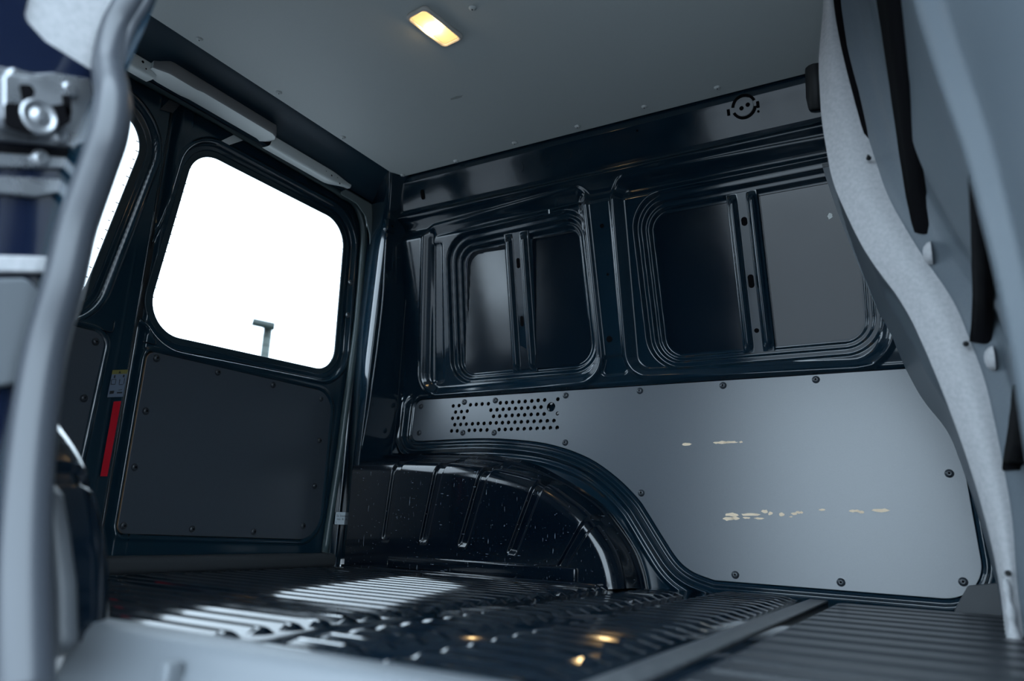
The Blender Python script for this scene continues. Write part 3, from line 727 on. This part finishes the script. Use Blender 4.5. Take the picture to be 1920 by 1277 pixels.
# outer body of the near side (behind the opening) and front post
OB = box('body_side', (-.08, -.86, -.12), (.80, -.78, 1.20), 'navy', bev=.02); tag(OB, 'navy painted outer body side behind the door opening', 'body panel', kind='structure')
BP = box('door_post', (1.80, -.86, -.12), (1.90, -.60, 1.25), 'greytrim', bev=.02); tag(BP, 'grey trimmed door post at the right edge of the opening', 'door post', kind='structure')
OT = box('door_header', (-.08, -.80, 1.13), (1.95, -.63, 1.27), 'navy', bev=.02); tag(OT, 'navy body strip above the side door opening', 'body panel', kind='structure')
OS = box('outer_body', (-.06, .86, -.12), (1.95, .90, 1.27), 'navy', bev=.01); tag(OS, 'outer body skin behind the black side wall', 'body panel', kind='structure')
UB = box('underbody', (-.06, -.60, -.15), (1.95, .88, -.055), 'navy', bev=.01); tag(UB, 'dark underbody below the load floor', 'underbody', kind='structure')

# grey rubber seal of the side door opening
def near(px, py, off=0):
    y = -.73
    for _ in range(15):
        p = ony(px, py, y); y = float(np.interp(p[2], [0, .55, 1.1], [-.73, -.73, -.66])) + off
    return p
spx = [(282, -60), (248, 0), (218, 52), (203, 112), (206, 150), (212, 188), (204, 250), (184, 310), (166, 361), (143, 430), (120, 530), (88, 643), (68, 760), (54, 900), (48, 1040), (48, 1160), (50, 1300)]
SE = empty('side_door_seal', (.92, -.73, 0))
sp3 = [near(*q) - np.array([.92, -.73, 0]) for q in spx]
tube('seal_bulb', sp3, [.0165, .0165, .0165, .0175, .0185, .019, .019, .0195, .020, .021, .0215, .022, .0225], 'seal', SE, 18, 5)
lip = [near(*q) - np.array([.92, -.73, 0]) + np.array([-.006, .010, 0]) for q in [(a + 11, b) for a, b in spx]]
tube('seal_lip', lip, .0085, 'seal', SE, 10, 5)
tag(SE, 'thick grey rubber seal tube along the side door opening edge', 'door seal')
# grey pillar trim behind the seal at the foot
gt = [(35, 890), (67, 900), (86, 925), (98, 1000), (110, 1100), (112, 1215), (60, 1250), (20, 1250)]
PT = plate('pillar_trim', [fillet([PDn for PDn in [(-ony(*q, -.70)[0], ony(*q, -.70)[2]) for q in gt]], .01)], .02, 'greytrim', basis((0, -.70, 0), (-1, 0, 0), (0, 0, 1)), None, bevel=.006)
tag(PT, 'grey plastic trim at foot of the pillar right of the seal', 'pillar trim')

# door jamb with latch hardware left of the seal
XJ = .82
def PJ(px, py, x=XJ): p = onx(px, py, x); return (p[1], p[2])
jo = fillet([PJ(-260, -120), PJ(262, -120), PJ(200, 200), PJ(90, 650), PJ(40, 1000), PJ(40, 1330), PJ(-260, 1330)], .004)
jw = fillet([PJ(52, -30), PJ(250, -60), PJ(205, 100), PJ(165, 138), PJ(75, 82), PJ(36, 40)], [.01, .004, .006, .006, .01, .012])
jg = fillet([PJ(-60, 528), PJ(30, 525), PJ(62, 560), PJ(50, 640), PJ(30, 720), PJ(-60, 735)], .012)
JB = plate('door_jamb', [jo, jw], .012, 'navy', basis((XJ, 0, 0), (0, 1, 0), (0, 0, 1)), None, bevel=.002)
tag(JB, 'navy painted door jamb with latch left of the grey seal', 'door jamb', kind='structure')
plate('jamb_sky_reflection', [jw * 1.0], .003, 'band', basis((XJ + .001, 0, 0), (0, 1, 0), (0, 0, 1)), JB, bevel=.0003)  # pale plate in place of a sky reflection in the jamb paint
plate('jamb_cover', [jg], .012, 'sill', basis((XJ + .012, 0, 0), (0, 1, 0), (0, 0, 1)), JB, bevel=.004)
LT = empty('door_latch', (XJ + .012, -.76, .55))
def LJ(px, py): p = onx(px, py, XJ + .012); return (p[1], p[2])
lm = basis((XJ + .012, 0, 0), (0, 1, 0), (0, 0, 1)); off_ = Matrix.Translation((-(XJ + .012), .76, -.55))
def lpl(name, px, th, m_, z=0.0, r_=.004): return plate(name, [fillet([LJ(*q) for q in px], r_)], th, m_, off_ @ lm @ Matrix.Translation((0, 0, z)), LT, bevel=min(.002, th * .3))
lpl('back_plate', [(-40, 120), (60, 140), (95, 138), (165, 150), (172, 210), (150, 280), (-40, 262)], .006, 'steel')
lpl('latch_body', [(-20, 150), (80, 160), (105, 185), (108, 225), (80, 252), (-20, 248)], .022, 'steel', .006, .008)
lpl('latch_shadow', [(-20, 205), (60, 212), (105, 205), (104, 240), (70, 262), (20, 262), (-20, 250)], .003, 'dark', .0275, .006)  # dark plate painting the shadow around the disc
dsc = lathe_mesh('latch_disc', [(.019, 0), (.019, .003), (.015, .005), (.015, .003), (.008, .003), (.006, .006), (.003, .0065)], ['steel'], 24); l_ = LJ(44, 232); put('latch_disc', dsc, off_ @ lm @ Matrix.Translation((l_[0], l_[1], .0285)), LT)
lpl('latch_edge_shadow', [(88, 190), (104, 192), (106, 226), (96, 236), (92, 215)], .002, 'dark', .0285, .002)  # dark strip painting the shaded latch edge
lpl('lower_shadow', [(-40, 268), (150, 285), (140, 300), (-40, 286)], .003, 'dark', .004, .002)  # dark strip painting the shadow below the back plate
lpl('latch_slot', [(8, 172), (30, 172), (38, 185), (30, 205), (14, 205)], .002, 'dark', .028, .003)
lpl('lower_plate', [(-40, 285), (120, 295), (135, 300), (128, 318), (-40, 315)], .006, 'steel')
lpl('lower_guide', [(-40, 330), (110, 338), (118, 362), (60, 372), (-40, 362)], .008, 'steel')
lpl('bright_bar', [(-40, 481), (85, 484), (92, 498), (86, 514), (-40, 512)], .012, 'band', 0, .006)
scw = lathe_mesh('screw', [(.009, 0), (.009, .004), (.006, .006), (.003, .0055)], ['steel'], 14)
for q, z in (((20, 148), .006), ((68, 300), .006), ((122, 172), .006), ((105, 258), .006)):
    l = LJ(*q); put('screw', scw, off_ @ lm @ Matrix.Translation((l[0], l[1], z)), LT)
tag(LT, 'zinc steel door latch with screws on the navy jamb', 'latch')

# plastic door sill in the foreground
SL = empty('door_sill', (1.3, -.66, 0))
pr = spline(np.array([(-.575, -.004), (-.578, .012), (-.586, .019), (-.595, .0215), (-.612, .0205), (-.622, .017), (-.628, .008), (-.634, -.012), (-.650, -.06), (-.675, -.13)]), 4)
X_ = np.linspace(.838, 1.80, 60); G = np.zeros((60, len(pr), 3)); G[..., 0] = X_[:, None] - 1.3
rise = .0 * X_
G[..., 1] = pr[None, :, 0] + .66; G[..., 2] = pr[None, :, 1]
grid('sill_tread', G, 'sill', SL)
box('sill_step', (.90 - 1.3, -.80 + .66, -.16), (1.80 - 1.3, -.665 + .66, -.125), 'sill', SL, bev=.01)
for x in (1.02, 1.34): box('sill_rib', (x - 1.3 - .006, -.650 + .66, -.05), (x - 1.3 + .006, -.632 + .66, .004), 'sill', SL, bev=.003)
tag(SL, 'light grey plastic door sill tread in the foreground', 'door sill')

# ---------------------------------------------------------------- bulkhead partition at the right
def curve_z(px, y):      # profile x(z) from pixels on a plane of constant y
    P = np.array([ony(*q, y)[[2, 0]] for q in px]); P = P[np.argsort(P[:, 0])]; return P
farP = curve_z([(1532, 60), (1536, 150), (1548, 330), (1578, 420), (1602, 480), (1640, 570), (1685, 665), (1730, 752), (1778, 805), (1812, 900), (1842, 1000), (1866, 1095)], .745)
bandL = curve_z([(1545, 0), (1534, 115), (1540, 225), (1560, 341), (1600, 431), (1630, 486), (1695, 571), (1728, 640), (1756, 706), (1787, 785), (1819, 876), (1846, 966), (1872, 1077)], .27)
bandR = curve_z([(1563, 0), (1590, 125), (1630, 266), (1665, 371), (1720, 466), (1791, 566), (1819, 640), (1846, 706), (1872, 823), (1899, 971), (1905, 1077)], .25)
def prof(P, z, ex=None):
    return np.interp(z, P[:, 0], P[:, 1])
zs_ = np.linspace(.0, 1.22, 150)
def smooth_prof(P):
    v = prof(P, zs_); k = np.ones(9) / 9; vp = np.pad(v, 4, mode='edge'); return np.convolve(vp, k, mode='valid')
fP, bL, bR = smooth_prof(farP), smooth_prof(bandL), smooth_prof(bandR)
PT_ = empty('bulkhead', (1.70, 0, 0)); o_ = np.array([1.70, 0, 0])
# far section: from the side wall to the band
cols = []
for t in np.linspace(0, 1, 40):
    y = .765 + (.27 - .765) * t
    x = fP + (bL - fP) * t + .012 * np.sin(np.pi * t)
    yy_ = np.where(zs_ > .5, np.minimum(y, ybase(zs_) + .03), y)
    cols.append(np.stack([x, yy_, zs_], 1) - o_)
Gf = np.array(cols)
# pressed recess in the far section
tt = np.linspace(0, 1, 40)[:, None]; Gf[..., 0] += .02 * smooth(tt, .45, .6) * (1 - smooth(tt, .8, .92)) * (smooth(zs_, .25, .32) * (1 - smooth(zs_, .60, .66)))[None, :]
grid('driver_side_panel', Gf, 'part', PT_, flip=True)
# light edge band
cols = []
for t in np.linspace(0, 1, 12):
    y = .27 + (.25 - .27) * t - .012 * math.sin(math.pi * t); cols.append(np.stack([bL + (bR - bL) * t, np.full_like(zs_, y), zs_], 1) - o_)
grid('edge_band', np.array(cols), 'band', PT_, flip=True)
# near section with pressed vertical ribs
nx = np.interp(zs_, [0, .3, .6, .9, 1.22], [1.735, 1.735, 1.725, 1.715, 1.70])
cols = []; NT = 160
for t in np.linspace(0, 1, NT):
    y = .25 + (-.62 - .25) * t; e = t ** .8
    x = bR + .028 * smooth(np.array(t), 0, .03) * (1 - smooth(np.array(t), .3, .6)) + (nx - bR) * e
    cols.append(np.stack([x, np.full_like(zs_, y), zs_], 1) - o_)
Gn = np.array(cols); tt = np.linspace(0, 1, NT)[:, None]; zz_ = zs_[None, :]
def groove(t0, t1, z0, z1, dep, ed=.03): return dep * smooth(tt, t0, t0 + ed) * (1 - smooth(tt, t1 - ed, t1)) * smooth(zz_, z0, z0 + .05) * (1 - smooth(zz_, z1 - .05, z1))
Gn[..., 0] += groove(.02, .14, .40, 1.4, .012, .04) - groove(.56, .66, .1, 1.3, .02, .045)
grid('passenger_side_panel', Gn, 'part', PT_, flip=True)
W3 = Gn + o_; rel = (W3 - CAM) @ M; PXY = np.stack([PP[0] + FPX * rel[..., 0] / rel[..., 2], PP[1] + FPX * rel[..., 1] / rel[..., 2]], -1)
def slot_strip(name, L_, R_, m_='dark'):
    def pick(q):
        d = ((PXY - np.array(q)) ** 2).sum(-1); i_ = np.unravel_index(np.argmin(d), d.shape); return Gn[i_] + np.array([-.006, 0, 0])
    L_ = spline(np.array(L_, float), 4); R_ = spline(np.array(R_, float), 4); V_ = []; n_ = len(L_)
    for a, b in zip(L_, R_):
        pa, pb_ = pick(a), pick(b); V_ += [pa, pa * .5 + pb_ * .5 + np.array([-.001, 0, 0]), pb_]
    V_ = np.array(V_).reshape(n_, 3, 3); pd = np.pad(V_, ((3, 3), (0, 0), (0, 0)), mode='edge'); sm_ = sum(pd[k_:k_ + n_] for k_ in range(7)) / 7; sm_[0], sm_[-1] = V_[0], V_[-1]
    V_ = list(sm_.reshape(-1, 3)); V_ += [np.array(v) + np.array([.010, 0, 0]) for v in V_]
    F_ = []; k = 3 * n_
    for i_ in range(n_ - 1):
        for j_ in range(2):
            a = 3 * i_ + j_; F_.append((a, a + 1, a + 4, a + 3))
        F_ += [(3 * i_, 3 * i_ + 3, k + 3 * i_ + 3, k + 3 * i_), (3 * i_ + 2, k + 3 * i_ + 2, k + 3 * i_ + 5, 3 * i_ + 5)]
    return build(name, V_, F_, m_, PT_)
slot_strip('slot_shade', [(1640, -60), (1655, 20), (1674, 160), (1692, 290), (1712, 400), (1722, 438)], [(1680, -60), (1693, 20), (1706, 160), (1722, 290), (1738, 400), (1743, 438)])  # dark strips paint the shade of recesses on an unrecessed panel
slot_strip('slot_shade', [(1824, 292), (1829, 360), (1832, 450), (1832, 550), (1830, 640)], [(1828, 292), (1846, 360), (1855, 450), (1857, 550), (1855, 640)])
slot_strip('slot_shade', [(1908, 720), (1898, 800), (1890, 860), (1888, 880)], [(1940, 720), (1935, 800), (1920, 860), (1910, 880)])
slot_strip('edge_gap', [(1564, -40), (1572, 40), (1594, 130), (1614, 210), (1628, 262)], [(1574, -40), (1582, 40), (1601, 130), (1619, 210), (1630, 262)])
dm = lathe_mesh('highlight_dome', [(.020, 0), (.018, .006), (.012, .011), (.005, .013)], ['band'], 18)  # pale domes added as highlights below the dark strips
for q in ((1752, 470), (1862, 668)):
    d_ = ((PXY - np.array(q)) ** 2).sum(-1); i_ = np.unravel_index(np.argmin(d_), d_.shape); put('highlight_dome', dm, basis(Gn[i_], (0, 1, 0), (0, 0, -1)), PT_)
# fixing screws along the band
for q in [(1629, 297), (1811, 645), (1890, 1075)]:
    p = ony(*q, .235); c = put('fixing_screw', lathe_mesh('fixing_screw', [(.0045, 0), (.0045, .002), (.003, .003), (.0025, .010), (.002, .012)], ['rubber'], 10), Matrix.Translation(-Vector(o_)) @ basis(p, (0, 0, 1), (-1, 0, 0)), PT_)
tag(PT_, 'grey pressed steel bulkhead with light wavy edge on the right', 'bulkhead', kind='structure')
CB = box('wall_front', (1.86, -.75, -.05), (1.90, .86, 1.26), 'trim', bev=0); tag(CB, 'dark cab side behind the grey bulkhead', 'wall', kind='structure')
# uneven pale tube painting bright glints at the foot of the bulkhead edge
sb = [ony(*q, .24) + np.array([0, -.006, 0]) for q in [(1884, 1085), (1888, 1110), (1893, 1140), (1897, 1170), (1903, 1205), (1910, 1245), (1916, 1290)]]
so = tube('glint_bead', sb, [.003, .006, .004, .008, .005, .010, .012, .008, .012], 'band', PT_, 8, 4); so.data.transform(Matrix.Translation(-Vector(o_)))
# black foam seal where the bulkhead meets the roof rail
fs = [ony(*q, y) for q, y in (((1493, 124), .545), ((1503, 122), .55), ((1514, 116), .555), ((1526, 118), .56), ((1530, 150), .57), ((1531, 180), .585), ((1532, 205), .60))]
fo = tube('foam_seal', fs, [.005, .007, .009, .022, .024, .024, .018], 'rubber', None, 12, 5); tag(fo, 'black rubber seal between bulkhead edge and roof rail', 'seal')
# grey plate on the floor edge by the bulkhead
KP = plate('kick_plate', [fillet([ony(1786, 1150, .716)[[0, 2]], ony(1884, 1174, .716)[[0, 2]], ony(1878, 1092, .716)[[0, 2]], ony(1815, 1098, .716)[[0, 2]]], .006)], .006, 'trim', basis((0, .716, 0), (1, 0, 0), (0, 0, 1)), None, bevel=.002)
tag(KP, 'small grey plate low on the side wall beside bulkhead', 'plate')

# ================================================================== THINGS
# ---------------------------------------------------------------- ceiling lamp
LC = [onz(*q, CZ - .006) for q in [(764, 29), (803, 8), (864, 72), (828, 93)]]
LO = sum(LC) / 4; LA = empty('ceiling_lamp', (LO[0], LO[1], CZ))
u = Vector(LC[1] - LC[0]); v = Vector(LC[1] - LC[2])
hw = .5 * (np.linalg.norm(LC[1] - LC[0]) + np.linalg.norm(LC[2] - LC[3])) / 2; hl = .5 * (np.linalg.norm(LC[2] - LC[1]) + np.linalg.norm(LC[3] - LC[0])) / 2
lb_ = basis((0, 0, 0), u, (LC[1] - LC[2])); 
if lb_.col[2].z > 0: lb_ = basis((0, 0, 0), (LC[1] - LC[2]), u); hw, hl = hl, hw
plate('lamp_frame', [rr(hw, hl, .012), rr(hw - .009, hl - .009, .008)], .011, 'lampbody', lb_, LA, bevel=.004)
plate('lamp_lens', [rr(hw - .010, hl - .010, .007)], .003, 'lens', lb_ @ Matrix.Translation((0, 0, .004)), LA, bevel=.001)
bt = tube('bulb', [(-.012, 0, 0), (0, 0, 0), (.012, 0, 0)], .011, 'bulb', LA, 12, 3); bt.data.transform(lb_ @ Matrix.Translation((-.005, .0, .008)) @ Matrix.Rotation(0, 4, 'Z'))
tag(LA, 'small lit interior lamp with warm glowing lens in grey ceiling', 'lamp')

# ---------------------------------------------------------------- stickers and tape
def flat(name, px, x, m_, parent=None, th=.0006, r_=.0005):
    O = [onx(*q, x) for q in px]; return plate(name, [fillet([(p[1], p[2]) for p in O], r_)], th, m_, basis((x, 0, 0), (0, 1, 0), (0, 0, 1)), parent, bevel=.0001)
def text(body, size, m_, mtx, parent):
    cu = bpy.data.curves.new('lettering', 'FONT'); cu.body = body; cu.size = size; cu.align_x = 'LEFT'
    t = bpy.data.objects.new('tmp', cu); COL.objects.link(t); dg = bpy.context.evaluated_depsgraph_get(); me = bpy.data.meshes.new_from_object(t.evaluated_get(dg)); bpy.data.objects.remove(t)
    me.materials.clear(); me.materials.append(MT[m_]); me.transform(mtx); return link('lettering', me, parent)
XS = XD + .0045
ST = flat('warning_sticker', [(211, 694), (240, 693), (230, 744), (201, 745)], XS, 'label_shaded'); tag(ST, 'warning sticker with yellow band above the red tape', 'sticker')
flat('yellow_band', [(211, 694), (240, 693), (238.3, 701), (209.3, 702)], XS + .0007, 'yellow', ST, .0003)
def tri(px, x, m_, par): build('pictogram', [onx(*q, x) for q in px], [tuple(range(len(px)))], m_, par, sm=False)
tri([(225, 695), (227, 700), (222, 700)], XS + .0013, 'ink', ST)
for pl in ([(214, 704), (217, 703), (216, 709), (213, 709)], [(231, 702.5), (234, 703), (233, 708), (230, 707)], [(210, 711), (217, 710.5), (217, 711.5), (210, 712)], [(208.5, 712), (210, 711), (209, 720), (207.5, 720)], [(217, 711), (218.2, 711), (216.5, 720), (215.5, 720)], [(207.5, 720), (216.5, 720), (216, 721.2), (207.3, 721.4)],
           [(224, 711), (225.5, 711), (224, 720), (222.8, 720)], [(233, 709), (234.2, 709), (232.8, 720), (231.5, 720)], [(223, 720.5), (231, 720.5), (231, 721.6), (223, 721.8)], [(206, 733), (214.5, 732.5), (213, 738), (205, 739)], [(219.5, 735), (229.5, 735), (229, 737.5), (219, 737.8)], [(222, 731), (229, 730), (229, 731), (222, 732)]):
    tri(pl, XS + .0010, 'ink', ST)
RT = flat('red_tape', [(213, 753), (227, 752), (201, 893), (188, 893)], XS, 'red'); tag(RT, 'bright red reflective tape strip on the edge of rear door', 'tape')
# towing-weight label on the jamb
pA, pB, pC = onx(629, 960, .045), onx(654, 961, .060), onx(626, 983, .043)
wl = basis(pC + np.array([.006, -.004, 0]), Vector(pB - pA), Vector(pA - pC)); W_ = (pB - pA); W_ = float(np.linalg.norm(W_)); H_ = float(np.linalg.norm(pA - pC))
WL = plate('weight_label', [fillet([(0, 0), (W_, 0), (W_, H_), (0, H_)], .001)], .0006, 'white', wl, None, bevel=.0001)
text('Zul. Stützlast', H_ * .235, 'ink', wl @ Matrix.Translation((W_ * .06, H_ * .62, .0010)) @ Matrix.Diagonal((.62 * W_ / (H_ * 1.0), 1, 1, 1)), WL)
text('max. 80 kg', H_ * .235, 'ink', wl @ Matrix.Translation((W_ * .12, H_ * .36, .0010)) @ Matrix.Diagonal((.72 * W_ / (H_ * 1.0), 1, 1, 1)), WL)
text('L', H_ * .2, 'ink', wl @ Matrix.Translation((W_ * .06, H_ * .1, .0010)), WL)
tag(WL, 'small white label with black lettering low on the corner post', 'label')

# ---------------------------------------------------------------- outside
GR = build('ground', [(-150, -150, -.62), (150, -150, -.62), (150, 150, -.62), (-150, 150, -.62)], [(0, 1, 2, 3)], 'asphalt', sm=False); tag(GR, 'grey paved yard outside the van', 'ground', kind='structure')
def far(px, py, D): r = ray(px, py); return CAM + r * (D / math.hypot(r[0], r[1]))
D_ = 24.0
top_ = far(503, 612, D_); mx_, my_ = top_[0], top_[1]
SLP = empty('street_lamp', (mx_, my_, -.62))
pole = lathe_mesh('mast', [(.16, 0), (.155, 2), (.14, top_[2] + .62), (.02, top_[2] + .64)], ['concrete'], 12); put('mast', pole, Matrix(), SLP)
vdir = Vector((mx_ - CAM[0], my_ - CAM[1], 0)).normalized(); rt = Vector((vdir.y, -vdir.x, 0))
for k in range(3):
    zb = far(497, 632 + 17 * k, D_)[2]; rg = lathe_mesh('mast_joint', [(.142, 0), (.146, .005), (.146, .02), (.142, .025)], ['mastdark'], 12); put('mast_joint', rg, Matrix.Translation((0, 0, zb + .62)), SLP)
hd = box('lamp_head', (-.50, -.50, -.06), (.20, .50, .06), 'mastdark', SLP, bev=.02); 
hm = basis((0, 0, top_[2] + .62 + .04), rt, vdir); hd.data.transform(hm @ Matrix.Rotation(math.radians(22), 4, 'X') @ Matrix.Rotation(math.radians(6), 4, 'Y'))
tag(SLP, 'tall street lamp mast seen through the rear window', 'street lamp')
